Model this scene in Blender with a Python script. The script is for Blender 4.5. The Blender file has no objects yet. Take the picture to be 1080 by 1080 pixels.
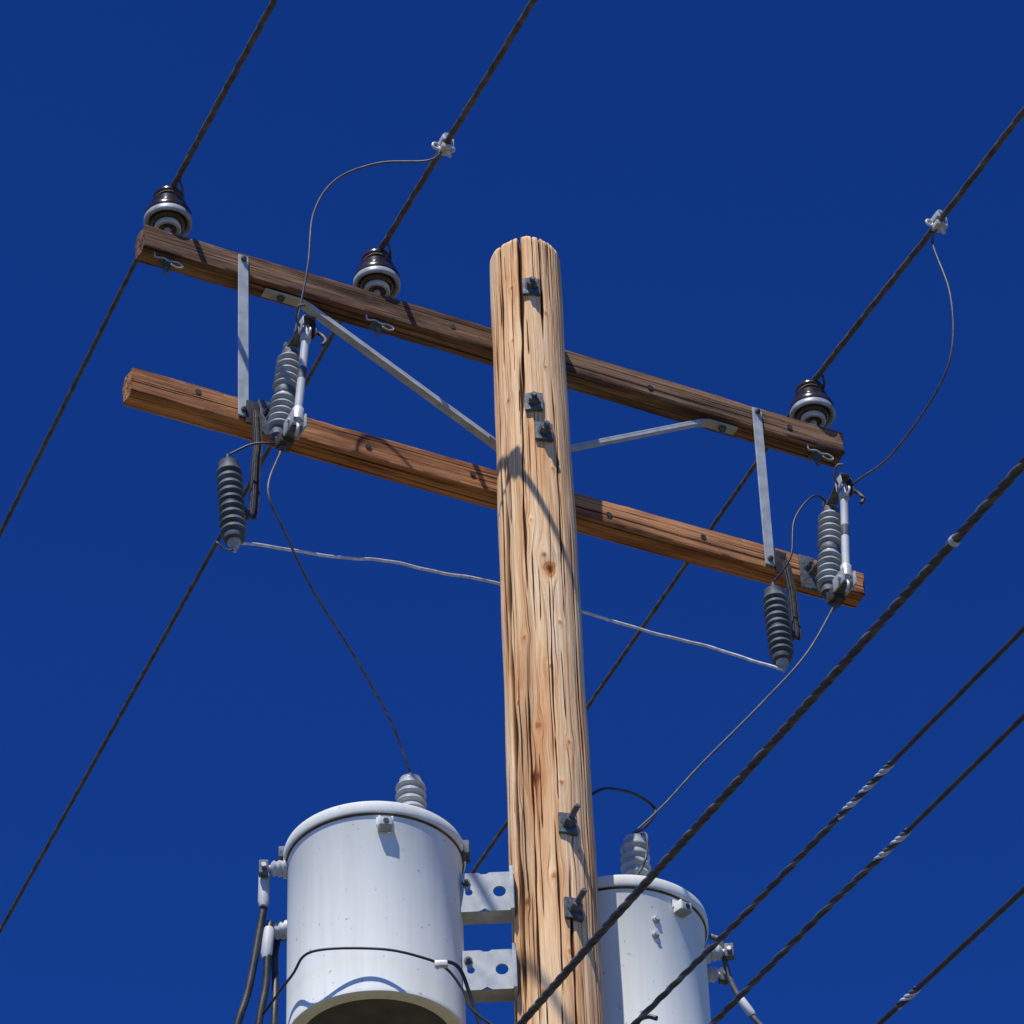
import bpy, bmesh, math, random
import numpy as np
from mathutils import Vector, Matrix
random.seed(7); rng=np.random.default_rng(5)
scene=bpy.context.scene
PHI=0.46923; PHW=.44138
A=Vector((math.cos(PHI),math.sin(PHI),0)); N=Vector((-math.sin(PHI),math.cos(PHI),0))
W=Vector((-math.sin(PHW),math.cos(PHW),0)); Z=Vector((0,0,1))
def AP(t,o,z): return A*t+N*o+Z*z
# ------------------------------------------------------------ materials
def newmat(name):
    m=bpy.data.materials.new(name); m.use_nodes=True
    nt=m.node_tree; b=nt.nodes['Principled BSDF']; return m,nt,b
def mat_var(name,c1,c2,rough=.5,metal=0,scale=20,bump=.0,bscale=200,stretch=(1,1,1),spec=.5,detail=6,lo=.35,hi=.65):
    m,nt,b=newmat(name); L=nt.links
    tc=nt.nodes.new('ShaderNodeTexCoord'); mp=nt.nodes.new('ShaderNodeMapping'); mp.inputs['Scale'].default_value=stretch
    L.new(tc.outputs['Object'],mp.inputs[0])
    n=nt.nodes.new('ShaderNodeTexNoise'); n.inputs['Scale'].default_value=scale; n.inputs['Detail'].default_value=detail
    L.new(mp.outputs[0],n.inputs['Vector'])
    r=nt.nodes.new('ShaderNodeValToRGB'); r.color_ramp.elements[0].position=lo; r.color_ramp.elements[1].position=hi
    r.color_ramp.elements[0].color=(*c1,1); r.color_ramp.elements[1].color=(*c2,1)
    L.new(n.outputs[0],r.inputs[0]); L.new(r.outputs[0],b.inputs['Base Color'])
    b.inputs['Roughness'].default_value=rough; b.inputs['Metallic'].default_value=metal
    b.inputs['Specular IOR Level'].default_value=spec
    if bump:
        n2=nt.nodes.new('ShaderNodeTexNoise'); n2.inputs['Scale'].default_value=bscale; L.new(mp.outputs[0],n2.inputs['Vector'])
        bp=nt.nodes.new('ShaderNodeBump'); bp.inputs['Strength'].default_value=bump; bp.inputs['Distance'].default_value=.003
        L.new(n2.outputs[0],bp.inputs['Height']); L.new(bp.outputs[0],b.inputs['Normal'])
    return m
M={}
M['galv']=mat_var('galvanised_steel',(.31,.33,.33),(.44,.46,.45),.55,.1,22,.06,120,spec=.3)
M['galv_dark']=mat_var('weathered_bolt_steel',(.06,.068,.075),(.15,.165,.175),.6,.2,60,.4,spec=.3)
M['alu']=mat_var('clamp_aluminium',(.42,.42,.40),(.64,.64,.61),.45,.2,60,.2)
M['conductor']=mat_var('weathered_conductor',(.045,.038,.030),(.13,.11,.085),.7,.1,30,.4)
M['black']=mat_var('black_insulation',(.012,.012,.013),(.035,.035,.036),.5,0,20,.2)
M['lead']=mat_var('grey_lead_wire',(.05,.054,.056),(.11,.115,.118),.55,.1,40)
M['bare']=mat_var('bare_bright_wire',(.5,.49,.46),(.75,.74,.71),.4,.3,40)
M['porc_lt']=mat_var('grey_porcelain',(.25,.27,.265),(.41,.425,.41),.4,0,14,spec=.4)
M['porc_skirt']=mat_var('weathered_porcelain',(.24,.25,.25),(.42,.43,.42),.4,0,18,spec=.4)
M['porc_dk']=mat_var('dark_polymer_housing',(.045,.055,.063),(.105,.122,.132),.6,0,14,spec=.3)
M['brown']=mat_var('brown_glaze',(.018,.012,.010),(.04,.026,.022),.22,0,10,spec=.6)
M['white']=mat_var('white_porcelain',(.42,.42,.40),(.62,.62,.59),.35,0,14,spec=.5)
M['black_iron']=mat_var('black_iron',(.015,.015,.016),(.05,.045,.04),.55,.2,40,.3)
M['rust']=mat_var('dark_casting',(.04,.03,.025),(.12,.09,.07),.6,.3,50,.3)
M['tube']=mat_var('fuse_tube_grey',(.38,.39,.37),(.58,.585,.56),.55,0,14,stretch=(1,1,.3),spec=.3)
# painted tank
def tank_mat():
    m,nt,b=newmat('tank_paint'); L=nt.links
    tc=nt.nodes.new('ShaderNodeTexCoord'); mp=nt.nodes.new('ShaderNodeMapping'); mp.inputs['Scale'].default_value=(16,16,1.0)
    L.new(tc.outputs['Object'],mp.inputs[0])
    n=nt.nodes.new('ShaderNodeTexNoise'); n.inputs['Scale'].default_value=1; n.inputs['Detail'].default_value=8; n.inputs['Roughness'].default_value=.65
    L.new(mp.outputs[0],n.inputs['Vector'])
    r=nt.nodes.new('ShaderNodeValToRGB'); e=r.color_ramp.elements
    e[0].position=.30; e[0].color=(.70,.70,.61,1); e[1].position=.62; e[1].color=(.80,.805,.71,1)
    L.new(n.outputs[0],r.inputs[0])
    n3=nt.nodes.new('ShaderNodeTexNoise'); n3.inputs['Scale'].default_value=45; n3.inputs['Detail'].default_value=3
    L.new(tc.outputs['Object'],n3.inputs['Vector'])
    r3=nt.nodes.new('ShaderNodeValToRGB'); r3.color_ramp.elements[0].position=.68; r3.color_ramp.elements[1].position=.76
    r3.color_ramp.elements[0].color=(1,1,1,1); r3.color_ramp.elements[1].color=(.5,.44,.38,1)
    L.new(n3.outputs[0],r3.inputs[0])
    mx=nt.nodes.new('ShaderNodeMix'); mx.data_type='RGBA'; mx.blend_type='MULTIPLY'; mx.inputs[0].default_value=1
    L.new(r.outputs[0],mx.inputs[6]); L.new(r3.outputs[0],mx.inputs[7]); L.new(mx.outputs[2],b.inputs['Base Color'])
    b.inputs['Roughness'].default_value=.75; b.inputs['Specular IOR Level'].default_value=.15
    bp=nt.nodes.new('ShaderNodeBump'); bp.inputs['Strength'].default_value=.06; bp.inputs['Distance'].default_value=.01
    n2=nt.nodes.new('ShaderNodeTexNoise'); n2.inputs['Scale'].default_value=6; L.new(tc.outputs['Object'],n2.inputs['Vector'])
    L.new(n2.outputs[0],bp.inputs['Height']); L.new(bp.outputs[0],b.inputs['Normal'])
    return m
M['tank']=tank_mat()
M['tank_under']=mat_var('tank_underside',(.05,.052,.05),(.10,.10,.095),.7,0,8)
def arm_mat(name,cd,cm,cl,dark):
    m,nt,b=newmat(name); L=nt.links
    tc=nt.nodes.new('ShaderNodeTexCoord')
    def noise(st,sc,det=6,ro=.6,dist=0):
        mp=nt.nodes.new('ShaderNodeMapping'); mp.inputs['Scale'].default_value=st; L.new(tc.outputs['Object'],mp.inputs[0])
        n=nt.nodes.new('ShaderNodeTexNoise'); n.inputs['Scale'].default_value=sc; n.inputs['Detail'].default_value=det; n.inputs['Roughness'].default_value=ro
        n.inputs['Distortion'].default_value=dist
        L.new(mp.outputs[0],n.inputs['Vector']); return n.outputs[0]
    g=noise((1.2,60,60),1,8,.7,.25)
    r=nt.nodes.new('ShaderNodeValToRGB'); e=r.color_ramp.elements
    e[0].position=.30; e[0].color=(*cd,1); e[1].position=.68; e[1].color=(*cl,1); k=e.new(.5); k.color=(*cm,1)
    L.new(g,r.inputs[0])
    f=noise((2.2,16,16),1,5,.6)
    r2=nt.nodes.new('ShaderNodeValToRGB'); r2.color_ramp.elements[0].position=.36; r2.color_ramp.elements[1].position=.58
    r2.color_ramp.elements[0].color=(*dark,1); r2.color_ramp.elements[1].color=(1,1,1,1); L.new(f,r2.inputs[0])
    mx=nt.nodes.new('ShaderNodeMix'); mx.data_type='RGBA'; mx.blend_type='MULTIPLY'; mx.inputs[0].default_value=1
    L.new(r.outputs[0],mx.inputs[6]); L.new(r2.outputs[0],mx.inputs[7])
    s=noise((.9,110,110),1,4,.6,.1)
    r3=nt.nodes.new('ShaderNodeValToRGB'); r3.color_ramp.elements[0].position=.36; r3.color_ramp.elements[1].position=.43
    r3.color_ramp.elements[0].color=(.10,.08,.07,1); r3.color_ramp.elements[1].color=(1,1,1,1); L.new(s,r3.inputs[0])
    mx2=nt.nodes.new('ShaderNodeMix'); mx2.data_type='RGBA'; mx2.blend_type='MULTIPLY'; mx2.inputs[0].default_value=1
    L.new(mx.outputs[2],mx2.inputs[6]); L.new(r3.outputs[0],mx2.inputs[7])
    L.new(mx2.outputs[2],b.inputs['Base Color']); b.inputs['Roughness'].default_value=.85
    b.inputs['Specular IOR Level'].default_value=.2
    ad=nt.nodes.new('ShaderNodeMath'); ad.operation='ADD'; L.new(g,ad.inputs[0]); L.new(r3.outputs[0],ad.inputs[1])
    bp=nt.nodes.new('ShaderNodeBump'); bp.inputs['Strength'].default_value=.9; bp.inputs['Distance'].default_value=.005
    L.new(ad.outputs[0],bp.inputs['Height']); L.new(bp.outputs[0],b.inputs['Normal'])
    return m
M['armU']=arm_mat('crossarm_wood_dark',(.085,.045,.026),(.21,.115,.062),(.39,.24,.14),(.26,.23,.22))
M['armL']=arm_mat('crossarm_wood_red',(.23,.09,.036),(.47,.205,.08),(.68,.35,.155),(.42,.34,.30))
def pole_mat():
    m,nt,b=newmat('pole_wood'); L=nt.links
    at=nt.nodes.new('ShaderNodeAttribute'); at.attribute_name='gv'
    def noise(st,det=6,ro=.6,dist=0,src=None):
        mp=nt.nodes.new('ShaderNodeMapping'); mp.inputs['Scale'].default_value=st; L.new(src or at.outputs['Vector'],mp.inputs[0])
        n=nt.nodes.new('ShaderNodeTexNoise'); n.inputs['Scale'].default_value=1; n.inputs['Detail'].default_value=det; n.inputs['Roughness'].default_value=ro
        n.inputs['Distortion'].default_value=dist
        L.new(mp.outputs[0],n.inputs['Vector']); return n.outputs[0]
    def ramp(s,stops):
        r=nt.nodes.new('ShaderNodeValToRGB'); e=r.color_ramp.elements
        e[0].position=stops[0][0]; e[0].color=(*stops[0][1],1); e[1].position=stops[-1][0]; e[1].color=(*stops[-1][1],1)
        for p,c in stops[1:-1]:
            k=e.new(p); k.color=(*c,1)
        L.new(s,r.inputs[0]); return r.outputs[0]
    def mul(a_,b_,f=1):
        mx=nt.nodes.new('ShaderNodeMix'); mx.data_type='RGBA'; mx.blend_type='MULTIPLY'; mx.inputs[0].default_value=f
        L.new(a_,mx.inputs[6]); L.new(b_,mx.inputs[7]); return mx.outputs[2]
    g=noise((75,75,2.2),8,.68,.3)
    c=ramp(g,[(.28,(.60,.33,.16)),(.42,(.87,.575,.31)),(.55,(.96,.715,.435)),(.75,(.99,.83,.59))])
    big=noise((9,9,1.3),5,.6,.4)
    c=mul(c,ramp(big,[(.30,(.76,.52,.34)),(.48,(.99,.88,.76)),(.66,(1,1,1))]))
    grey=noise((14,14,.5),4,.6,.3)
    c=mul(c,ramp(grey,[(.36,(.58,.57,.57)),(.47,(1,1,1))]),.85)
    fine=noise((260,260,5),5,.7,.1)
    c=mul(c,ramp(fine,[(.28,(.38,.28,.20)),(.42,(.90,.86,.82)),(.6,(1,1,1))]),.92)
    st=noise((130,130,1.1),4,.55,.2)
    c=mul(c,ramp(st,[(.32,(.19,.12,.08)),(.38,(.72,.62,.53)),(.44,(1,1,1))]))
    ck=nt.nodes.new('ShaderNodeAttribute'); ck.attribute_name='crack'
    c=mul(c,ramp(ck.outputs['Fac'],[(.06,(1,1,1)),(.24,(.42,.3,.21)),(.50,(.05,.035,.025))]))
    kn=nt.nodes.new('ShaderNodeAttribute'); kn.attribute_name='knot'
    c=mul(c,ramp(kn.outputs['Fac'],[(.0,(1,1,1)),(.25,(.9,.72,.52)),(.42,(.50,.28,.14)),(.5,(.80,.54,.32)),(.7,(.38,.20,.09)),(.95,(.13,.045,.02))]))
    L.new(c,b.inputs['Base Color']); b.inputs['Roughness'].default_value=.8; b.inputs['Specular IOR Level'].default_value=.2
    a1=nt.nodes.new('ShaderNodeMath'); a1.operation='MULTIPLY_ADD'; a1.inputs[1].default_value=.6; L.new(fine,a1.inputs[0]); L.new(g,a1.inputs[2])
    bp=nt.nodes.new('ShaderNodeBump'); bp.inputs['Strength'].default_value=.6; bp.inputs['Distance'].default_value=.005
    L.new(a1.outputs[0],bp.inputs['Height']); L.new(bp.outputs[0],b.inputs['Normal'])
    return m
M['pole']=pole_mat()
# ------------------------------------------------------------ mesh helpers
def mkobj(name,verts,faces,mat,smooth=True,parent=None):
    me=bpy.data.meshes.new(name); me.from_pydata([tuple(v) for v in verts],[],faces); me.update()
    if smooth:
        me.polygons.foreach_set('use_smooth',[True]*len(me.polygons))
    me.materials.append(mat)
    o=bpy.data.objects.new(name,me); scene.collection.objects.link(o)
    if parent: o.parent=parent
    return o
def empty(name,loc=(0,0,0)):
    e=bpy.data.objects.new(name,None); e.empty_display_size=.1; scene.collection.objects.link(e); return e
def basis(z,x=None):
    z=Vector(z).normalized()
    if x is None: x=Vector((0,0,1)) if abs(z.z)<.9 else Vector((1,0,0))
    y=z.cross(x).normalized(); x=y.cross(z).normalized()
    return x,y,z
def lathe(name,prof,p0,axis,mat,parent,segs=40,auto=True):
    """prof: list of (r,h) ; axis direction from p0"""
    x,y,z=basis(axis); p0=Vector(p0); vs=[];fs=[]
    for r,h in prof:
        for i in range(segs):
            a=2*math.pi*i/segs; vs.append(p0+z*h+x*(r*math.cos(a))+y*(r*math.sin(a)))
    for j in range(len(prof)-1):
        for i in range(segs):
            k=(i+1)%segs; fs.append((j*segs+i,j*segs+k,(j+1)*segs+k,(j+1)*segs+i))
    fs.append(tuple(reversed(range(segs)))); n=(len(prof)-1)*segs; fs.append(tuple(range(n,n+segs)))
    o=mkobj(name,vs,fs,mat,True,parent)
    if auto: o.data.set_sharp_from_angle(angle=math.radians(40))
    return o
def catmull(pts,sub=8):
    P=[Vector(p) for p in pts]
    if len(P)<3: return [P[0].lerp(P[-1],i/sub) for i in range(sub+1)]
    P=[P[0]*2-P[1]]+P+[P[-1]*2-P[-2]]; out=[]
    for i in range(1,len(P)-2):
        for k in range(sub):
            t=k/sub; a,b,c,d=P[i-1:i+3]
            out.append(.5*((2*b)+(c-a)*t+(2*a-5*b+4*c-d)*t*t+(3*b-a-3*c+d)*t**3))
    out.append(P[-2]); return out
def frames(path):
    T=[]; 
    for i in range(len(path)):
        a=path[max(i-1,0)]; b=path[min(i+1,len(path)-1)]; T.append((b-a).normalized())
    x,_,_=basis(T[0]); X=[x]
    for i in range(1,len(path)):
        x=X[-1]-T[i]*X[-1].dot(T[i]); X.append(x.normalized())
    return T,X
def tube(name,pts,r,mat,parent,segs=10,sub=8,smoothpath=True,rfun=None):
    path=catmull(pts,sub) if smoothpath else [Vector(p) for p in pts]
    T,X=frames(path); vs=[];fs=[]
    for i,p in enumerate(path):
        y=T[i].cross(X[i]); rr=r if rfun is None else rfun(i/(len(path)-1))
        for k in range(segs):
            a=2*math.pi*k/segs; vs.append(p+(X[i]*math.cos(a)+y*math.sin(a))*rr)
    n=len(path)
    for j in range(n-1):
        for i in range(segs):
            k=(i+1)%segs; fs.append((j*segs+i,j*segs+k,(j+1)*segs+k,(j+1)*segs+i))
    fs.append(tuple(reversed(range(segs)))); fs.append(tuple(range((n-1)*segs,n*segs)))
    return mkobj(name,vs,fs,mat,True,parent)
def helix(name,path,R,r,pitch,strands,mat,parent,segs=8,step=.012,mats=None):
    """stranded cable following dense path"""
    d=[0]
    for a,b in zip(path,path[1:]): d.append(d[-1]+(b-a).length)
    n=max(8,int(d[-1]/step)); ds=np.linspace(0,d[-1],n)
    P=np.array([tuple(p) for p in path]); q=np.stack([np.interp(ds,d,P[:,k]) for k in range(3)],1)
    path2=[Vector(v) for v in q]; T,X=frames(path2)
    for s in range(strands):
        pp=[]
        for i,p in enumerate(path2):
            a=2*math.pi*(ds[i]/pitch+s/strands+.12*math.sin(ds[i]*3)+.06*math.sin(ds[i]*7.7)); y=T[i].cross(X[i]); pp.append(p+(X[i]*math.cos(a)+y*math.sin(a))*R)
        tube(name+'_strand',pp,r,(mats[s] if mats else mat),parent,segs=segs,smoothpath=False)
def box(name,c,sx,sy,sz,mat,parent,ax=None,bev=.002):
    """ax: (X,Y,Z) directions"""
    X,Y,Zz=ax if ax else (Vector((1,0,0)),Vector((0,1,0)),Vector((0,0,1)))
    bm=bmesh.new(); bmesh.ops.create_cube(bm,size=1)
    for v in bm.verts: v.co=Vector((v.co.x*sx,v.co.y*sy,v.co.z*sz))
    if bev: bmesh.ops.bevel(bm,geom=bm.edges[:],offset=min(bev,min(sx,sy,sz)*.4),segments=2,affect='EDGES',profile=.7)
    c=Vector(c)
    for v in bm.verts: v.co=c+X*v.co.x+Y*v.co.y+Zz*v.co.z
    bmesh.ops.recalc_face_normals(bm,faces=bm.faces)
    me=bpy.data.meshes.new(name); bm.to_mesh(me); bm.free(); me.materials.append(mat)
    o=bpy.data.objects.new(name,me); scene.collection.objects.link(o); o.parent=parent
    me.polygons.foreach_set('use_smooth',[True]*len(me.polygons)); me.set_sharp_from_angle(angle=math.radians(35)); return o
def strip(name,pts,wdir,width,th,mat,parent):
    """bent flat bar; wdir width direction"""
    P=[Vector(p) for p in pts]; wd=Vector(wdir).normalized(); vs=[];fs=[]
    for i,p in enumerate(P):
        t1=(P[i]-P[i-1]).normalized() if i>0 else (P[1]-P[0]).normalized()
        t2=(P[i+1]-P[i]).normalized() if i<len(P)-1 else t1
        n=((t1+t2).normalized()).cross(wd).normalized()
        for a,b in ((-1,-1),(1,-1),(1,1),(-1,1)): vs.append(p+wd*(a*width/2)+n*(b*th/2))
    for i in range(len(P)-1):
        for k in range(4): fs.append((i*4+k,i*4+(k+1)%4,(i+1)*4+(k+1)%4,(i+1)*4+k))
    fs.append((3,2,1,0)); n=(len(P)-1)*4; fs.append((n,n+1,n+2,n+3))
    o=mkobj(name,vs,fs,mat,False,parent)
    md=o.modifiers.new('b','BEVEL'); md.width=.0012; md.segments=2
    return o
def hexbolt(name,p,d,mat,parent,rn=.014,ln=.014,rb=.008,lb=.03,washer=.02):
    p=Vector(p); d=Vector(d).normalized()
    lathe(name+'_washer',[(washer,0),(washer,.004)],p,d,mat,parent,24)
    lathe(name+'_nut',[(rn,.004),(rn,.004+ln)],p,d,mat,parent,6)
    lathe(name+'_bolt',[(rb,.004+ln),(rb,.004+ln+lb-.003),(rb*.7,.004+ln+lb)],p,d,mat,parent,14)
def sheds(n,h,r_in,r_out,p,slope=.35):
    """ribbed insulator profile from bottom to top"""
    prof=[]; d=h/n
    for i in range(n):
        b=i*d
        prof+= [(r_in,b+.02*d),(r_out*.95,b+.16*d),(r_out,b+.30*d),(r_out*.97,b+.45*d),(r_in+(r_out-r_in)*.35,b+.72*d),(r_in,b+.92*d)]
    return [(a,c+p) for a,c in prof]
# ------------------------------------------------------------ POLE
pole=empty('utility_pole')
def build_pole():
    ztop=11.462
    zs=np.concatenate([np.linspace(-.3,7.6,60,endpoint=False),np.arange(7.6,ztop,.007),[ztop]])
    th=np.concatenate([np.linspace(-1.65,1.65,400,endpoint=False),np.linspace(1.65,2*np.pi-1.65,130,endpoint=False)]) # 0 = facing -y
    seg=len(th)
    T,Zg=np.meshgrid(th,zs)
    R=.1255+(11.55-Zg)*.0040
    for k in range(1,6):
        R+=.0014/k*np.sin(k*T+rng.uniform(0,6)+np.sin(Zg*rng.uniform(.3,1.4)+rng.uniform(0,6)))
    R+=.0012*np.sin(Zg*5+1)+.0009*np.sin(Zg*13+2*np.sin(T*2))
    for k in range(14):
        m=rng.integers(12,60); R+=.00014*np.sin(m*T+rng.uniform(0,6)+np.sin(Zg*rng.uniform(.5,2)+rng.uniform(0,6))*2)
    crack=np.zeros_like(R)
    cr=[(-.88,.03,7.5,10.55,.0105,.038),(-.14,.05,10.60,11.6,.0075,.034),(-1.10,.02,9.5,11.2,.0060,.018),(.38,.04,7.4,8.75,.0052,.016),
        (-.42,.03,8.1,9.6,.0038,.012),(.62,.03,9.7,10.8,.0040,.012),(-.3,.04,9.8,10.9,.0044,.014),(.1,.02,8.2,8.9,.003,.01),(1.02,.02,8.6,10.2,.0046,.012),
        (.45,.02,10.95,11.6,.0048,.018),(-.75,.02,10.85,11.6,.0050,.018),(-1.25,.03,8,9.3,.005,.014),(.25,.03,9.2,9.9,.0028,.009),(-.62,.05,8.6,9.5,.0036,.01)]
    for k in range(100):
        z0=rng.uniform(7.6,11.3); cr.append((rng.uniform(-1.5,1.5) if k<74 else rng.uniform(1.5,4.7),rng.uniform(.005,.03),z0,z0+rng.uniform(.10,.7),rng.uniform(.0011,.0026),rng.uniform(.003,.008)))
    for k in range(9):
        z0=rng.uniform(11.15,11.36); cr.append((rng.uniform(-1.4,1.4),.01,z0,11.6,rng.uniform(.0016,.003),.010))
    for c0,wv,z0,z1,wd,dp in cr:
        ph=rng.uniform(0,6); 
        c=c0+wv*np.sin(Zg*2.1+ph)+wv*.35*np.sin(Zg*9+ph*2)+wv*.15*np.sin(Zg*31+ph)
        d=(T-c+np.pi)%(2*np.pi)-np.pi
        u=np.clip((Zg-z0)/(z1-z0),0,1); e=np.clip(np.minimum(u,1-u)*6,0,1)
        if z1>ztop: e=np.clip(u*5,0,1)
        wd2=wd*(.65+.35*np.sin(Zg*6+ph)*np.sin(Zg*15+1))
        g=np.exp(-(d*.135/wd2)**2)*e
        R=R-dp*g*.7; crack=np.maximum(crack,g*min(1,.35+dp/.012))
    # knots
    ymap=([262,425,540,800,1075],[11.48,10.72,10.21,9.16,8.16]); 
    kn=[(580,612,.022,1),(574,598,.012,.8),(568,775,.014,.6),(566,828,.02,.55),(599,790,.012,.5),(581,715,.012,.6),(547,745,.010,.6),(592,835,.012,.6),(585,935,.014,.5),(556,955,.012,.6),(553,682,.010,.5),(602,1012,.012,.6),(560,560,.010,.4),(536,430,.011,.5),(575,345,.010,.6),(540,318,.010,.5),(582,505,.010,.5),(575,400,.008,.5),(541,372,.009,.5),(590,668,.009,.6),(572,1050,.014,.5),(548,860,.009,.5),(610,905,.01,.6)]
    Th=T.copy(); Zh=Zg.copy(); knot=np.zeros_like(R)
    K=[]
    for px,py,s,st in kn:
        zz=np.interp(py,*ymap); ax=np.interp(py,[262,1075],[552,590]); rp=np.interp(py,[262,1075],[36.5,47.5])
        K.append((math.asin(max(-.97,min(.97,(px-ax)/rp))),zz,s*(.85 if st<.9 else 1.15),st))
    for k in range(26): K.append((rng.uniform(1.4,4.9),rng.uniform(7.7,11.4),rng.uniform(.008,.016),.6))
    for c,zz,s,st in K:
        d=((T-c+np.pi)%(2*np.pi)-np.pi)*.13; dz=(Zg-zz)
        wob=1+.22*np.sin(np.arctan2(dz,d)*3+c*9)+.12*np.sin(np.arctan2(dz,d)*5+zz*7)
        q=((d/s)**2+(dz/(s*(1.1+.5*abs(math.sin(zz*40)))))**2)*wob
        flow=np.exp(-(d/(s*3.2))**2-(dz/(s*4.5))**2)
        Th-=np.sign(d)*np.minimum(np.abs(d)/s,1)*flow*s*.95/.13
        kk=np.clip(1.15-np.sqrt(q),0,1)*st; knot=np.maximum(knot,kk)
        R+=.0014*np.exp(-q*.5)*(1 if st<.9 else -3)
    R=np.where(Zg>ztop-.018,R-.006*((Zg-(ztop-.018))/.018)**2,R)
    X=R*np.sin(T); Y=-R*np.cos(T)
    Zv=Zg+np.where(Zg>ztop-.12,(.005*np.sin(T*2+.6)+.003*np.sin(5*T+1)+.0012*np.sin(17*T)-.045*crack)*np.clip((Zg-ztop+.12)/.12,0,1),0)
    V=np.stack([X,Y,Zv],-1).reshape(-1,3)
    nr=len(zs); I=np.arange(seg); J=(I+1)%seg
    F=np.concatenate([np.stack([r*seg+I,r*seg+J,(r+1)*seg+J,(r+1)*seg+I],1) for r in range(nr-1)])
    base=(nr-1)*seg; extra=[]; fcs=F
    last=base; cnt=len(V)
    tv=V[base:base+seg].copy()
    for f in (.85,.6,.3,.08):
        ring=tv.copy(); ring[:,:2]*=f; ring[:,2]+=.002*np.sin(I*.4)-.004*(1-f); extra.append(ring)
        fcs=np.concatenate([fcs,np.stack([last+I,last+J,cnt+J,cnt+I],1)]); last=cnt; cnt+=seg
    V=np.concatenate([V]+extra)
    me=bpy.data.meshes.new('shaft')
    me.vertices.add(len(V)); me.vertices.foreach_set('co',V.ravel())
    nl=len(fcs)*4; me.loops.add(nl); me.loops.foreach_set('vertex_index',fcs.ravel().astype(np.int32))
    me.polygons.add(len(fcs)); me.polygons.foreach_set('loop_start',np.arange(0,nl,4,dtype=np.int32))
    me.update(calc_edges=True); me.polygons.foreach_set('use_smooth',np.ones(len(fcs),dtype=bool))
    pad=len(V)-R.size
    gv=np.stack([.13*np.sin(Th),-.13*np.cos(Th),Zh],-1).reshape(-1,3); gv=np.concatenate([gv]+[e for e in extra])
    at=me.attributes.new('gv','FLOAT_VECTOR','POINT'); at.data.foreach_set('vector',gv.astype(np.float32).ravel())
    for nm,arr in (('crack',crack),('knot',knot)):
        at=me.attributes.new(nm,'FLOAT','POINT'); at.data.foreach_set('value',np.concatenate([arr.ravel(),np.zeros(pad)]).astype(np.float32))
    me.materials.append(M['pole'])
    o=bpy.data.objects.new('shaft',me); scene.collection.objects.link(o); o.parent=pole
build_pole()
def pole_r(z): return .1255+(11.55-z)*.0040
def pole_bolt(x,z,lb,tilt=0):
    r=pole_r(z); al=math.asin(x/r); d=Vector((math.sin(al),-math.cos(al),0))
    pts=[]
    for k in range(-3,4):
        s=k/3*.029; b=al+s/r; pts.append(Vector((math.sin(b),-math.cos(b),0))*(r+.008)+Z*z)
    strip('curved_washer',pts,Z,.076,.012,M['galv_dark'],pole)
    p2=d*(r+.012)+Z*z
    hexbolt('through',p2,d+Z*tilt,M['galv_dark'],pole,rn=.020,ln=.024,rb=.010,lb=lb,washer=.023)
pole_bolt(.017,11.205,.014); pole_bolt(.008,10.655,.012); pole_bolt(.036,10.52,.018,.0); pole_bolt(.052,8.868,.055,.15); pole_bolt(.057,8.545,.055,.2)
# ------------------------------------------------------------ CROSSARMS
def crossarm(zc,t0,t1,mat,seed,holes=()):
    e=empty('crossarm'); r=np.random.default_rng(seed)
    L=t1-t0; nx=260; w=.085; h=.108
    per=[]
    c=.004
    def seg(p,q,n):
        for i in range(n): per.append((p[0]+(q[0]-p[0])*i/n,p[1]+(q[1]-p[1])*i/n))
    hw,hh=w/2,h/2
    cor=[(-hw+c,-hh),(hw-c,-hh),(hw,-hh+c),(hw,hh-c),(hw-c,hh),(-hw+c,hh),(-hw,hh-c),(-hw,-hh+c)]
    for i in range(8): seg(cor[i],cor[(i+1)%8],8 if i%2==0 else 2)
    n=len(per); vs=[]
    ph=r.uniform(0,6,12)
    for i in range(nx+1):
        x=t0+L*i/nx
        by=.003*math.sin(x*1.3+ph[0]); bz=.004*math.sin(x*1.1+ph[1])
        for k,(a,b) in enumerate(per):
            s=1+.006*math.sin(x*9+ph[2]+k)+.005*math.sin(x*23+ph[3]+k*2.)
            edge=max(0,abs(a)/hw+abs(b)/hh-1.75)*4
            ch=1-edge*.045*max(0,math.sin(x*6+ph[4]+(a>0)*2+(b>0)*1.3)+.5*math.sin(x*31+ph[5]+(b>0))+.3*math.sin(x*77+ph[6]))
            ex=.004*math.sin(a*90+b*60)*(1 if i==0 else (-1 if i==nx else 0))
            vs.append((x+ex,a*s*ch+by,b*s*ch+bz))
    fs=[]
    for i in range(nx):
        for k in range(n): fs.append((i*n+k,(i+1)*n+k,(i+1)*n+(k+1)%n,i*n+(k+1)%n))
    fs.append(tuple(range(n))); fs.append(tuple(reversed(range(nx*n,nx*n+n))))
    o=mkobj('timber',vs,fs,mat,True,e); o.data.set_sharp_from_angle(angle=math.radians(38))
    o.location=AP(0,.175,zc); o.rotation_euler=(0,0,PHI)
    for t,dz in holes:
        lathe('bolt_hole_plug',[(.011,0),(.011,.0015)],AP(t,.1328,zc+dz),-N,M['black_iron'],e,16)
    return e
ZU=11.168; ZL=10.496
armU=crossarm(ZU,-1.395,1.345,M['armU'],3,holes=[(-.23,.0),(-.55,.02),(-1.16,.01),(.55,-.01),(1.12,.0)])
armL=crossarm(ZL,-1.415,1.36,M['armL'],8,holes=[(-1.18,.02),(-.56,-.01),(-.17,.0),(.35,-.01),(.72,.01)])
FB=.1325
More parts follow.
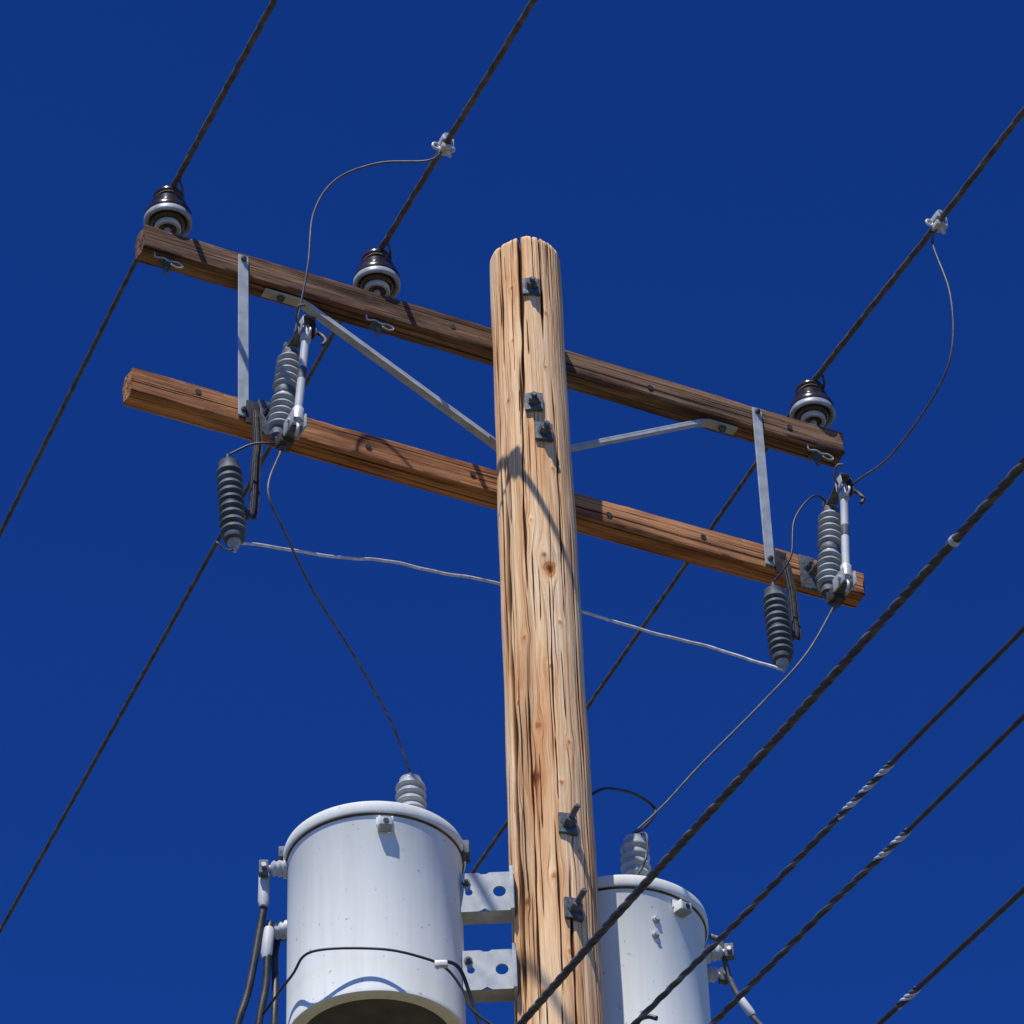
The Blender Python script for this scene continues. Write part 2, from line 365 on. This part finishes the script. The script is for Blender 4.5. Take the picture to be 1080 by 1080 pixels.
for t,dt in ((-1.02,0.012),(.977,-.005)):
    e=empty('steel_strap'); 
    strip('bar',[AP(t-dt,FB-.007,ZU+.035),AP(t,FB-.007,ZL-.04)],A,.037,.007,M['galv'],e)
    for z in (ZU+.015,ZL-.015): hexbolt('end',AP(t-(dt if z>11 else 0),FB-.011,z),-N,M['galv_dark'],e,.009,.008,.005,.005,.011)
# V braces
e=empty('crossarm_brace')
zb=ZU-.054-.005
for nm,pts in (('left_leg',[(-.935,zb),(-.80,zb),(-.765,zb-.012),(-.09,10.722),(.02,10.655)]),('right_leg',[(.915,zb),(.80,zb),(.765,zb-.012),(.12,10.722),(.0,10.655)])):
    P=[AP(t,.175,z) for t,z in pts]
    strip(nm,P,N,.042,.007,M['galv'],e)
    lip=[p+N*-.018+Z*-.008 for p in P[2:4]]
    strip(nm+'_lip',lip,Z,.018,.005,M['galv'],e)
for t in (-.87,.86): hexbolt('foot',AP(t,.175,zb-.004),-Z,M['galv_dark'],e,.012,.01,.006,.012,.015)
# ------------------------------------------------------------ PIN INSULATORS
INS=[-1.29541,-.50394,1.25056]
ztop=ZU+.054
for t in INS:
    e=empty('pin_insulator'); p=AP(t,.175,ztop)
    lathe('pin',[(.024,0),(.024,.006),(.013,.012),(.012,.09),(.012,.17)],p,Z,M['galv'],e,20)
    lathe('skirt',[(.062,.092),(.070,.078),(.075,.074),(.080,.073),(.084,.077),(.085,.084),(.084,.096),(.080,.104),(.070,.108),(.06,.106)],p,Z,M['porc_skirt'],e,64)
    lathe('skirt_recess',[(.050,.070),(.052,.066),(.058,.070),(.065,.090),(.066,.098),(.04,.104)],p,Z,M['brown'],e,56)
    lathe('petticoat',[(.020,.10),(.028,.056),(.032,.050),(.043,.048),(.047,.052),(.046,.066),(.038,.10)],p,Z,M['white'],e,48)
    lathe('throat',[(.0125,.052),(.028,.0495),(.031,.0495),(.031,.058)],p,Z,M['brown'],e,48)
    lathe('crown',[(.060,.100),(.082,.1035),(.083,.112),(.080,.126),(.072,.140),(.062,.150),(.062,.158),(.062,.170),(.052,.180),(.046,.188),(.047,.196),(.054,.202),(.055,.210),(.050,.220),(.038,.229),(.015,.233)],p,Z,M['brown'],e,56)
    ring=[p+Z*.190+Vector((math.cos(a),math.sin(a),.06*math.sin(3*a)))*.049 for a in np.linspace(0,6.6,30)]
    tube('tie_wire',ring,.004,M['conductor'],e,8,2)
    for sg in (-1,1):
        tube('tie_leg',[p+Z*.19+A*.046,p+Z*.205+A*.03+W*(.06*sg),p+Z*.228+W*(.10*sg),p+Z*.232+W*(.16*sg)],.0045,M['conductor'],e,8,5)
    q=AP(t,.175,ZU-.055)
    box('square_washer',q-Z*.003,.05,.05,.006,M['galv_dark'],e,(A,N,Z))
    hexbolt('pin_nut',q-Z*.004,-Z,M['galv_dark'],e,.016,.016,.009,.03,.02)
    w=[q+A*dx+N*-.03+Z*dz for dx,dz in ((-.055,.004),(-.05,-.018),(-.02,-.012),(.0,-.02),(.03,-.014),(.05,-.028),(.03,-.04),(.005,-.032))]
    tube('bond_wire',w,.003,M['galv'],e,8,5)
# ------------------------------------------------------------ POWER LINES
def para(s,zh,slope,Lh): return zh-slope*s+slope*s*s/Lh
def primary(t,zh,sn,sf):
    e=empty('power_line'); p=AP(t,.175,0)
    near=[p+W*(-s)+Z*(para(s,zh,sn,46)+.004*math.sin(s*5)*min(1,s)*(1 if s<4 else 0)) for s in np.concatenate([np.arange(0,4,.05),np.arange(4,46,.5)])]
    far=[p+W*(s)+Z*para(s,zh,sf,46) for s in np.concatenate([np.arange(0,8,.1),np.arange(8,46,.5)])]
    a=[q for q in near[:80]]; helix('near_span',a,.0030,.0088,.34,3,M['conductor'],e,9,.02)
    tube('near_run',near[79:],.0125,M['conductor'],e,10,smoothpath=False)
    b=far[:78]; helix('far_span',b,.0020,.0070,.3,3,M['conductor'],e,8,.025)
    tube('far_run',far[77:],.0095,M['conductor'],e,10,smoothpath=False)
    return lambda s: p+W*(-s)+Z*para(s,zh,sn,46)
L0=primary(INS[0],11.447,.068,.016)
L1=primary(INS[1],11.452,.070,.020)
L2=primary(INS[2],11.452,.072,.020)
def line_clamp(q,drop):
    e=empty('hot_line_clamp')
    T=W; x=W.cross(Z).normalized()
    box('jaw',q+Z*.014,.058,.036,.024,M['alu'],e,(T,x,Z),.006)
    box('keeper',q-Z*.018,.045,.034,.020,M['alu'],e,(T,x,Z),.006)
    box('spine',q+x*.022,.04,.012,.05,M['alu'],e,(T,x,Z),.004)
    lathe('screw',[(.009,0),(.009,.022),(.006,.028)],q-Z*.02+x*.012,-Z+x*.3,M['alu'],e,12)
    ring=[q+x*-.026+T*.012+x*(.013*math.cos(a))+Z*(.013*math.sin(a)) for a in np.linspace(0,2*math.pi,18)]
    tube('eye',ring,.005,M['alu'],e,8,2)
    lathe('stud',[(.011,0),(.012,.014),(.008,.022)],q+x*.02+T*.01,x+Z*.2,M['alu'],e,10)
    lathe('cap',[(.012,0),(.013,.010),(.006,.016)],q+T*-.022+Z*.02,Z+x*-.4,M['alu'],e,8)
line_clamp(L1(.63),0); line_clamp(L2(1.0),0)
# ------------------------------------------------------------ CUTOUTS
def cutout(t,dt_tube,dz=0):
    e=empty('fused_cutout')
    top=AP(t+.022,-.03,10.63+dz); bot=AP(t-.014,-.03,10.285+dz); ax=(top-bot); H=ax.length; axn=ax.normalized()
    prof=[(.026,-.03),(.028,-.012),(.024,0)]+sheds(5,H*.44,.033,.045,.0)+[(.033,H*.45),(.033,H*.54)]+sheds(5,H*.44,.033,.045,H*.55)+[(.024,H),(.028,H+.005),(.026,H+.03)]
    lathe('porcelain',prof,bot,axn,M['porc_lt'],e,36)
    mid=bot+axn*H*.495
    lathe('centre_band',[(.035,-.014),(.036,-.012),(.036,.012),(.035,.014)],mid,axn,M['galv_dark'],e,30)
    box('bracket_arm',mid+N*.075+Z*-.004,.030,.12,.008,M['galv_dark'],e,(A,N,Z))
    box('bracket_plate',AP(t,FB-.006,10.475+dz),.06,.008,.15,M['galv_dark'],e,(A,N,Z))
    hexbolt('bracket_bolt',AP(t,FB-.011,10.50+dz),-N,M['galv_dark'],e,.012,.01,.007,.02,.016)
    tt=AP(t+.022+dt_tube,-.17,10.63+dz); tb=AP(t-.010+dt_tube,-.17,10.205+dz)
    u=(tt-top)
    lathe('top_cap',[(.030,0),(.031,.022),(.018,.032)],top-axn*.005,axn,M['galv_dark'],e,20)
    strip('top_arm',[top+Z*.028-u*.15,top+Z*.034+u*.4,tt+Z*.05+u*.12,tt+Z*.030+u*.30],A,.038,.007,M['galv_dark'],e)
    strip('hood_side',[tt+Z*.045+A*.020,tt-Z*.03+A*.024+u*.1],-N,.042,.004,M['rust'],e)
    strip('hood_side_b',[tt+Z*.045-A*.020,tt-Z*.02-A*.024+u*.1],-N,.042,.004,M['galv'],e)
    tube('hook_left',[tt+Z*.01-A*.02,tt+Z*.02-A*.045-N*.02,tt+Z*.05-A*.05-N*.05,tt+Z*.055-A*.03-N*.06],.005,M['galv_dark'],e,8,5)
    tube('hook_right',[tt+Z*.01+A*.02,tt-Z*.01+A*.05-N*.01,tt-Z*.05+A*.058-N*.03,tt-Z*.075+A*.045-N*.03],.007,M['rust'],e,8,5)
    lathe('terminal_top',[(.012,0),(.012,.02),(.007,.022),(.007,.04)],top+axn*.026,axn,M['alu'],e,12)
    box('terminal_clamp_top',top+axn*.045-A*.012,.035,.02,.022,M['galv_dark'],e,(A,N,Z),.004)
    d=tt-tb; h=d.length
    lathe('fuse_tube',[(.013,0),(.014,.02),(.0140,.022),(.0140,h-.05),(.018,h-.048),(.019,h-.01),(.014,h),(.010,h+.018)],tb,d,M['tube'],e,24)
    lathe('tube_ferrule',[(.0195,.0),(.0195,.05),(.016,.055)],tb+d.normalized()*.01,d,M['alu'],e,20)
    lathe('tube_label',[(.0146,.0),(.0146,.05)],tb+d.normalized()*.20,d,M['porc_dk'],e,20)
    ring=[tt-d.normalized()*.03-N*.022+d.normalized()*(.018*math.cos(a))-N*(.018*math.sin(a)) for a in np.linspace(0,2*math.pi,16)]
    tube('pull_ring',ring,.004,M['alu'],e,8,2)
    v=(tb-bot)
    lathe('bottom_cap',[(.018,-.045),(.031,-.034),(.032,-.004)],bot,axn,M['galv_dark'],e,20)
    strip('hinge_arm',[bot-Z*.03-v*.1,bot-Z*.05+v*.35,tb-Z*.012-v*.08],A,.044,.008,M['galv_dark'],e)
    box('hinge_block',bot-Z*.055+v*.3,.048,.05,.045,M['rust'],e,(A,N,Z),.006)
    for s in (-1,1): box('hinge_cheek',tb+A*(.023*s)+Z*-.005-v*.1,.006,.075,.055,M['galv'],e,(A,N,Z),.002)
    lathe('trunnion',[(.008,0),(.008,.07)],tb-A*.035,A,M['alu'],e,12)
    tube('trigger',[tb+Z*.0,tb-Z*.03-N*.012,tb-Z*.05+N*.01],.006,M['alu'],e,8,4)
    lathe('terminal_bottom',[(.013,0),(.013,.022),(.007,.024),(.007,.04)],bot-Z*.075+v*.22,-Z-A*.3,M['galv_dark'],e,12)
    return top,bot,tt,tb
cutL=cutout(-.937,0); cutR=cutout(1.128,-.022,-.005)
def arrester(ttop,tbot,armt):
    e=empty('lightning_arrester')
    top=AP(*ttop); bot=AP(*tbot); d=top-bot; H=d.length; dn=d.normalized()
    prof=[(.020,-.018),(.034,-.012),(.036,.0)]+sheds(9,H-.04,.0345,.0435,.01)+[(.033,H-.028),(.034,H-.008),(.024,H)]
    lathe('housing',prof,bot,dn,M['porc_dk'],e,36)
    lathe('bottom_terminal',[(.006,-.06),(.006,-.045),(.014,-.043),(.014,-.03),(.022,-.026),(.022,-.016)],bot,dn,M['galv'],e,14)
    lathe('top_stud',[(.02,0),(.012,.012),(.006,.014),(.006,.035)],top-dn*.004,dn,M['galv_dark'],e,12)
    c=bot+dn*H*.42
    lathe('clamp_band',[(.038,-.012),(.0385,.012)],c,dn,M['black_iron'],e,28)
    arm=[AP(armt,.10,ZL-.035),AP(armt-.002,.085,ZL-.12),AP(armt-.004,.07,ZL-.21),AP(armt-.02,.045,ZL-.31),c+A*.075+N*.02+Z*.0,c+A*.03]
    P=catmull(arm,6); strip('bracket_bar',P,(N+Z*.2),.036,.012,M['black_iron'],e)
    strip('bracket_rib',[p+A*.008 for p in P],A,.03,.008,M['black_iron'],e)
    box('bracket_foot',AP(armt,FB-.011,ZL-.02),.045,.01,.10,M['black_iron'],e,(A,N,Z))
    return top,bot
arL=arrester((-1.118,.0,10.115),(-1.093,.0,9.80),-.99); arR=arrester((.905,.0,10.225),(.912,.0,9.925),1.02)
# ------------------------------------------------------------ JUMPERS
def wire(name,pts,r,mat,sub=10):
    e=empty(name); tube('conductor',pts,r,mat,e,8,sub); return e
j=[(-.27,-.63,11.40),(-.32,-.62,11.36),(-.49,-.58,11.40),(-.64,-.54,11.37),(-.72,-.52,11.23),(-.74,-.515,10.98),(-.752,-.50,10.73)]
wire('jumper_wire',[L1(.63)-Z*.02]+[Vector(p) for p in j[1:-1]]+[cutL[0]+Z*.06+N*-.03],.0042,M['lead'])
j=[(1.44,-.15,11.31),(1.47,-.19,11.02),(1.45,-.17,10.77),(1.38,-.06,10.66),(1.24,.16,10.60),(1.13,.33,10.635)]
wire('jumper_wire',[L2(1.0)-Z*.02]+[Vector(p) for p in j]+[cutR[0]+Z*.05],.0042,M['lead'])
TL=Vector((-.557,-.03,0)); TR=Vector((.207,.42,0))
BL=Vector((-.44,-.03,9.155)); BR=Vector((.272,.41,9.20))
j=[(-.86,-.57,9.93),(-.81,-.51,9.80),(-.73,-.40,9.65),(-.61,-.26,9.49),(-.50,-.11,9.33)]
wire('jumper_wire',[cutL[1]-Z*.095-N*.03]+[Vector(p) for p in j]+[BL+Z*.015],.0042,M['lead'])
j=[(.89,.36,9.89),(.72,.37,9.69),(.51,.39,9.47),(.38,.40,9.32)]
wire('jumper_wire',[cutR[1]-Z*.095-N*.03]+[Vector(p) for p in j]+[BR+Z*.015],.0042,M['lead'])
j=[AP(1.039+.03,-.06,10.66),AP(.951+.03,-.06,10.52),AP(.920+.03,-.06,10.34)]
wire('arrester_lead',[cutR[0]+Z*.05]+j+[arR[0]+Z*.03],.004,M['black'])
wire('arrester_lead',[cutL[1]-Z*.06,AP(-.99,-.05,10.20),AP(-1.05,-.03,10.19),arL[0]+Z*.03],.004,M['black'])
base=[(-1.030,9.838),(-.764,9.869),(-.561,9.911),(-.356,9.925),(-.114,9.942),(.173,9.919),(.486,9.919),(.721,9.926)]
offs=[.02,.06,.11,.15,.18,.18,.13,.08]; P=[arL[1]-Z*.055]
for (t,z),o in zip(base,offs):
    d=o-.05; P.append(AP(t+.507*d,o,z+1.02*d))
P.append(arR[1]-Z*.055)
Pd=catmull(P,14)
Pd=[p+Z*(.002*math.sin(i*.31)+.001*math.sin(i*.83)) for i,p in enumerate(Pd)]
e=empty('grounding_wire'); tube('conductor',Pd,.0056,M['bare'],e,8,smoothpath=False)
tube('tail',[arL[1]-Z*.055,arL[1]-Z*.062-A*.03,arL[1]-Z*.04-A*.06],.004,M['lead'],e,8,4)
j=[(.10,.13,9.15),(.13,.16,9.19),(.19,.26,9.29),(.29,.43,9.385),(.35,.53,9.40),(.33,.48,9.31)]
wire('arrester_lead',[Vector(p) for p in j]+[BR+Z*.005],.0055,M['black'])
wire('arrester_lead',[BR+Z*.005,BR+Vector((.04,-.05,-.03)),BR+Vector((.03,-.06,-.14)),BR+Vector((-.02,-.12,-.26)),BR+Vector((-.1,-.16,-.34))],.0045,M['lead'])
# ------------------------------------------------------------ TRANSFORMERS
def plate_hole(name,c,X,Yd,w,h,r,mat,parent,th=.007,ncell=2):
    """plate with ncell round holes along X"""
    c=Vector(c); Nn=X.cross(Yd); vs=[];fs=[]; seg=24
    for side in (0,1):
        for k in range(ncell):
            cx=-w/2+w/ncell*(k+.5); o=len(vs); hwc=w/ncell/2; rr=r[k]
            for i in range(seg):
                a=2*math.pi*(i+.5)/seg; ca,sa=math.cos(a),math.sin(a); m=max(abs(ca)/hwc,abs(sa)/(h/2))
                vs.append(c+X*(cx+ca/m)+Yd*(sa/m)+Nn*(th*(side-.5)))
            for i in range(seg):
                a=2*math.pi*(i+.5)/seg; vs.append(c+X*(cx+rr*math.cos(a))+Yd*(rr*math.sin(a))+Nn*(th*(side-.5)))
            for i in range(seg):
                j2=(i+1)%seg; f=(o+i,o+j2,o+seg+j2,o+seg+i); fs.append(f if side else tuple(reversed(f)))
    half=len(vs)//2
    for k in range(ncell):
        o=k*2*seg
        for i in range(seg):
            j2=(i+1)%seg
            fs.append((o+seg+i,o+seg+j2,half+o+seg+j2,half+o+seg+i)); fs.append((o+i,half+o+i,half+o+j2,o+j2))
    return mkobj(name,vs,fs,mat,False,parent)
def transformer(c,bush,lugang,lvang,brdir):
    e=empty('pole_transformer'); zt=8.86; zbm=8.160; R=.273
    p=c.copy(); p.z=0
    prof=[(R-.044,zbm+.03),(R-.042,zbm+.004),(R-.040,zbm),(R-.006,zbm),(R,zbm+.004),(R+.0005,zbm+.014),(R,zbm+.017),(R,zt-.062),(R+.002,zt-.058),(R+.003,zt-.045)]
    lathe('tank',prof,p,Z,M['tank'],e,160)
    lathe('tank_bottom',[(R-.043,zbm+.022),(R-.043,zbm+.028)],p,Z,M['tank_under'],e,96)
    lathe('lid_band',[(R+.004,zt-.046),(R+.011,zt-.044),(R+.014,zt-.038),(R+.014,zt-.012),(R+.012,zt-.004),(R+.004,zt),(R-.02,zt+.004),(R-.08,zt+.014),(.1,zt+.024),(.0,zt+.026)],p,Z,M['tank'],e,160)
    lathe('lid_gasket',[(R+.0045,zt-.052),(R+.0075,zt-.050),(R+.0075,zt-.0465),(R+.0045,zt-.0465)],p,Z,M['rust'],e,160)
    b=bush.copy(); h=b.z-(zt+.01); b.z=zt+.01
    prof=[(.066,0),(.066,.02),(.056,.03),(.048,.035)]+sheds(7,h-.06,.044,.055,.036)
    prof=[(r*(1-.16*((hh-.036)/(h))) if hh>.036 else r,hh) for r,hh in prof]+[(.036,h-.022),(.036,h-.012),(.028,h-.010),(.012,h-.008),(.012,h)]
    lathe('bushing',prof,b,Z,M['porc_lt'],e,44)
    lathe('bushing_terminal',[(.011,-.012),(.014,-.010),(.014,0),(.007,.002),(.007,.014)],b+Z*h,Z,M['galv_dark'],e,14)
    def around(a,r): return Vector((c.x+r*math.sin(a),c.y-r*math.cos(a),0))
    def fr(a): d=Vector((math.sin(a),-math.cos(a),0)); s=Vector((math.cos(a),math.sin(a),0)); return d,s
    for la in lugang:
        d,s=fr(la); q=around(la,R)
        box('lug_plate',q+d*.004+Z*(zt-.078),.052,.008,.03,M['tank'],e,(s,d,Z),.003)
        box('lug_hook',q+d*.022+Z*(zt-.112),.040,.040,.008,M['galv'],e,(s,d,Z),.003)
        box('lug_lip',q+d*.040+Z*(zt-.100),.040,.007,.028,M['galv'],e,(s,d,Z),.003)
        for sg in (-1,1): box('lug_web',q+d*.02+s*(.020*sg)+Z*(zt-.095),.006,.036,.034,M['tank'],e,(s,d,Z),.002)
        lathe('lug_eye',[(.009,0),(.009,.002)],q+d*.044+Z*(zt-.100),d,M['black_iron'],e,14)
    for la,z in lvang:
        d,s=fr(la); q=around(la,R)+Z*z
        lathe('lv_bushing',[(.032,0),(.032,.012),(.024,.016),(.028,.026),(.022,.034),(.026,.044),(.018,.052),(.011,.054),(.011,.085)],q,d,M['white'],e,26)
        box('lv_connector',q+d*.075,.03,.03,.05,M['galv_dark'],e,(s,d,Z),.005)
        lathe('lv_bolt',[(.008,0),(.008,.05)],q+d*.075-s*.025,s,M['alu'],e,8)
    bd=-c.normalized(); bs=Vector((-bd.y,bd.x,0))
    return e,bd,bs,R
eL,bd,bs,R=transformer(TL,BL,[.17,2.4],[(-1.48,8.80),(-1.75,8.62),(-2.1,8.70)],None)
eR,bd2,bs2,R=transformer(TR,BR,[.75],[(1.5,8.72),(1.9,8.72)],None)
X=Vector((1,0,0)); Yv=Vector((0,1,0))
for z in (8.655,8.365):
    plate_hole('hanger_plate',(-.215,-.085,z),X,Z,.19,.145,(.012,.020),M['galv'],eL)
    box('hanger_flange_top',(-.215,-.0485,z+.0685),.188,.064,.007,M['galv'],eL)
    box('hanger_flange_bottom',(-.215,-.0485,z-.0685),.188,.064,.007,M['galv'],eL)
    box('hanger_pad',(-.128,-.06,z),.012,.10,.16,M['galv'],eL)
    hexbolt('hanger_bolt',(-.27,-.089,z+.035),(0,-1,0),M['galv_dark'],eL,.010,.008,.006,.008,.013)
    m=TR*.36
    box('hanger_block',(m.x,m.y,z),.10,.14,.12,M['galv'],eR,(bs2,bd2,Z))
box('lid_clamp',TL+Vector((.285,-.03,8.835)),.03,.05,.05,M['galv_dark'],eL,bev=.006)
lathe('clamp_bolt',[(.007,0),(.007,.07)],TL+Vector((.295,-.03,8.79)),Z,M['galv_dark'],eL,10)
box('lid_clamp',TL+Vector((-.285,-.02,8.855)),.03,.05,.04,M['galv_dark'],eL,bev=.006)
for a,z in ((.42,8.70),(.40,8.64)):
    d=Vector((math.sin(a),-math.cos(a),0)); lathe('stud',[(.012,0),(.012,.008),(.007,.010),(.007,.016)],TR+d*.273+Z*z,d,M['galv'],eR,14)
# ------------------------------------------------------------ SERVICE CABLES
def cable(name,pts,r,mat,sub=8): 
    e=empty(name); tube('jacket',pts,r,mat,e,10,sub); return e
e=cable('service_cable',[(-.905,-.02,8.81),(-.900,-.03,8.72),(-.92,-.03,8.56),(-.95,-.03,8.36),(-.985,-.03,8.22),(-1.05,0,7.9),(-1.0,.1,7.5)],.0125,M['black'])
lathe('sleeve',[(.015,0),(.018,.01),(.018,.12),(.012,.14)],Vector((-.905,-.02,8.81)),(Vector((-.905,-.04,8.66))-Vector((-.905,-.02,8.81))),M['tube'],e,16)
e=cable('service_cable',[(-.885,-.01,8.63),(-.89,-.03,8.52),(-.895,-.03,8.38),(-.915,-.03,8.24),(-.95,0,7.9),(-.9,.1,7.5)],.012,M['black'])
lathe('sleeve',[(.015,0),(.018,.01),(.018,.10),(.012,.12)],Vector((-.888,-.02,8.60)),Vector((-.06,-.1,-1)),M['tube'],e,16)
cable('service_cable',[(-.86,.1,8.70),(-.875,.05,8.55),(-.868,0,8.40),(-.868,-.03,8.24),(-.88,0,7.9),(-.85,.1,7.5)],.011,M['black'])
cable('service_cable',[(-.90,-.05,8.265),(-.80,-.22,8.285),(-.73,-.33,8.294),(-.53,-.345,8.283),(-.40,-.33,8.255),(-.331,-.30,8.232),(-.285,-.28,8.17),(-.249,-.27,8.09),(-.125,-.25,8.0),(.0,-.24,7.9)],.0042,M['black'])
e=cable('service_cable',[(-.36,-.30,8.235),(-.33,-.31,8.25),(-.29,-.28,8.24),(-.26,-.24,8.16),(-.23,-.22,8.05),(-.2,-.2,7.9)],.006,M['black'])
box('tap_connector',(-.345,-.315,8.238),.04,.02,.02,M['alu'],e,bev=.006)
e=cable('service_cable',[(.50,.42,8.80),(.53,.40,8.76),(.545,.42,8.66),(.575,.42,8.56),(.63,.42,8.46),(.75,.40,8.3),(1.0,.3,8.1)],.0095,M['lead'])
lathe('sleeve',[(.011,0),(.014,.008),(.014,.07),(.010,.08)],Vector((.575,.42,8.56)),Vector((.055,0,-.1)),M['tube'],e,16)
cable('service_cable',[(.30,.10,8.285),(.27,.11,8.30),(.24,.12,8.285),(.23,.12,8.2)],.008,M['black'])
B=A*-.24; wB=B.dot(W)
def sec(pts,rT,kind):
    e=empty('secondary_power_line')
    pts=sorted(pts); (s0,z0),(s1,z1)=pts[0],pts[-1]
    sl=(z1-z0)/(s1-s0)
    P=[]
    for s in np.concatenate([np.arange(-40,-4,.5),np.arange(-4,1.5,.05),np.arange(1.5,40,.5)]):
        if s<s0: z=z0+(s-s0)*.07+ (s-s0)**2*.0016
        elif s>s1:
            z=z1+.03*(s-s1)*math.exp(-(s-s1))-.02*(s-s1) if s<8 else z1-.02*(s-s1)+.0006*(s-8)**2
        else:
            z=np.interp(s,[p[0] for p in pts],[p[1] for p in pts])*.35+ (z0+sl*(s-s0))*.65
        P.append((s,z))
    V=[Vector((B.x,B.y,0))+W*(s-wB)+Z*z for s,z in P]
    i0=[i for i,p in enumerate(P) if p[0]>=-3.7][0]; i1=[i for i,p in enumerate(P) if p[0]>=.9][0]
    tube('near_run',V[:i0+1],rT,M['black'],e,10,smoothpath=False)
    tube('far_run',V[i1:],rT,M['black'],e,10,smoothpath=False)
    if kind=='triplex':
        helix('bundle',V[i0:i1+1],rT*.30,rT*.70,.15,3,M['black'],e,10,.008,mats=[M['black'],M['black'],M['conductor']])
    else:
        tube('mid_run',V[i0:i1+1],rT,M['black'],e,10,smoothpath=False)
    def at(s):
        z=np.interp(s,[p[0] for p in P],[p[1] for p in P]); return Vector((B.x,B.y,0))+W*(s-wB)+Z*z
    return e,at
e,a0=sec([(-3.24,7.75),(-2.90,7.78),(-2.46,7.82),(-1.70,7.89),(-.85,7.98),(-.25,8.01)],.0125,'triplex')
lathe('end_tag',[(.014,0),(.015,.014),(.012,.018)],a0(-2.9),W,M['alu'],e,12)
def grip(e,at,sa,sb,r):
    n=60; path=[at(sa+(sb-sa)*i/n) for i in range(n+1)]
    helix('preformed_grip',path,r*.6,.0042,.09,4,M['lead'],e,8,.006,mats=[M['bare'],M['bare'],M['lead'],M['black']])
def tail(e,at,s): 
    helix('grip_tail',[at(s+.03*i) for i in range(50)],.0045,.0048,.22,3,M['lead'],e,8,.012,mats=[M['black'],M['lead'],M['black']])
e,a1=sec([(-3.13,7.32),(-2.48,7.39),(-2.18,7.42),(-1.64,7.46),(-.99,7.55)],.0068,'x')
grip(e,a1,-2.48,-2.2,.008); tail(e,a1,-2.2)
e,a2=sec([(-3.08,7.10),(-2.51,7.16),(-2.14,7.22),(-1.44,7.27)],.0068,'x')
grip(e,a2,-2.52,-2.36,.008); tail(e,a2,-2.36)
e,a3=sec([(-2.98,6.68),(-2.47,6.73),(-2.28,6.75)],.0072,'x')
grip(e,a3,-2.48,-2.38,.008)
# ------------------------------------------------------------ GROUND
g=mat_var('ground_dry_grass',(.055,.055,.025),(.16,.135,.08),.95,0,.8,.6,30,detail=10)
n=60; vs=[];fs=[]
for i in range(n+1):
    for k in range(n+1):
        x=-1+2*i/n; y=-1+2*k/n; x=math.copysign(abs(x)**2.2,x)*3000; y=math.copysign(abs(y)**2.2,y)*3000
        d=math.hypot(x,y); h=.12*math.sin(x*.11)*math.cos(y*.09)*min(1,max(0,d-2)/20)
        vs.append((x,y,h))
for i in range(n):
    for k in range(n): fs.append((i*(n+1)+k,(i+1)*(n+1)+k,(i+1)*(n+1)+k+1,i*(n+1)+k+1))
mkobj('ground',vs,fs,g,True)
# ------------------------------------------------------------ LIGHT
az=math.atan(.36); el=math.radians(61.0)
sv=Vector((-math.sin(az)*math.cos(el),-math.cos(az)*math.cos(el),math.sin(el)))
sun=bpy.data.lights.new('sun','SUN'); sun.energy=5; sun.angle=math.radians(.53); sun.color=(1,.97,.91)
so=bpy.data.objects.new('sun',sun); scene.collection.objects.link(so); so.rotation_euler=sv.to_track_quat('Z','Y').to_euler(); so.location=(0,0,30)
w=bpy.data.worlds.new('World'); scene.world=w; w.use_nodes=True; nt=w.node_tree
bg=nt.nodes['Background']; sk=nt.nodes.new('ShaderNodeTexSky'); sk.sky_type='NISHITA'; sk.sun_disc=False
sk.sun_elevation=el; sk.sun_rotation=math.atan2(sv.x,sv.y); sk.air_density=1.0; sk.dust_density=0.0; sk.ozone_density=6.0; sk.altitude=1500
gm=nt.nodes.new('ShaderNodeGamma'); gm.inputs[1].default_value=1.6
mx=nt.nodes.new('ShaderNodeMix'); mx.data_type='RGBA'; mx.blend_type='MULTIPLY'; mx.inputs[0].default_value=1; mx.inputs[7].default_value=(.18,.42,.74,1)
nt.links.new(sk.outputs[0],gm.inputs[0]); nt.links.new(gm.outputs[0],mx.inputs[6]); nt.links.new(mx.outputs[2],bg.inputs[0]); bg.inputs[1].default_value=.078
# ------------------------------------------------------------ CAMERA
th,ro,yaw,D=0.71140,0.03991,-0.00817,10.06875
F=Vector((math.sin(yaw)*math.cos(th),math.cos(yaw)*math.cos(th),math.sin(th)))
Rr=Vector((math.cos(yaw),-math.sin(yaw),0)); U=Rr.cross(F)
R2=Rr*math.cos(ro)-U*math.sin(ro); U2=U*math.cos(ro)+Rr*math.sin(ro)
cam=bpy.data.cameras.new('camera'); cam.sensor_width=36; cam.lens=36*4138.19/1080; cam.clip_end=8000; cam.clip_start=.05
co=bpy.data.objects.new('camera',cam); scene.collection.objects.link(co)
mt=Matrix((( R2.x,U2.x,-F.x,0),(R2.y,U2.y,-F.y,-D),(R2.z,U2.z,-F.z,1.6),(0,0,0,1)))
co.matrix_world=mt; scene.camera=co
scene.view_settings.view_transform='Standard'; scene.view_settings.look='None'; scene.view_settings.exposure=0
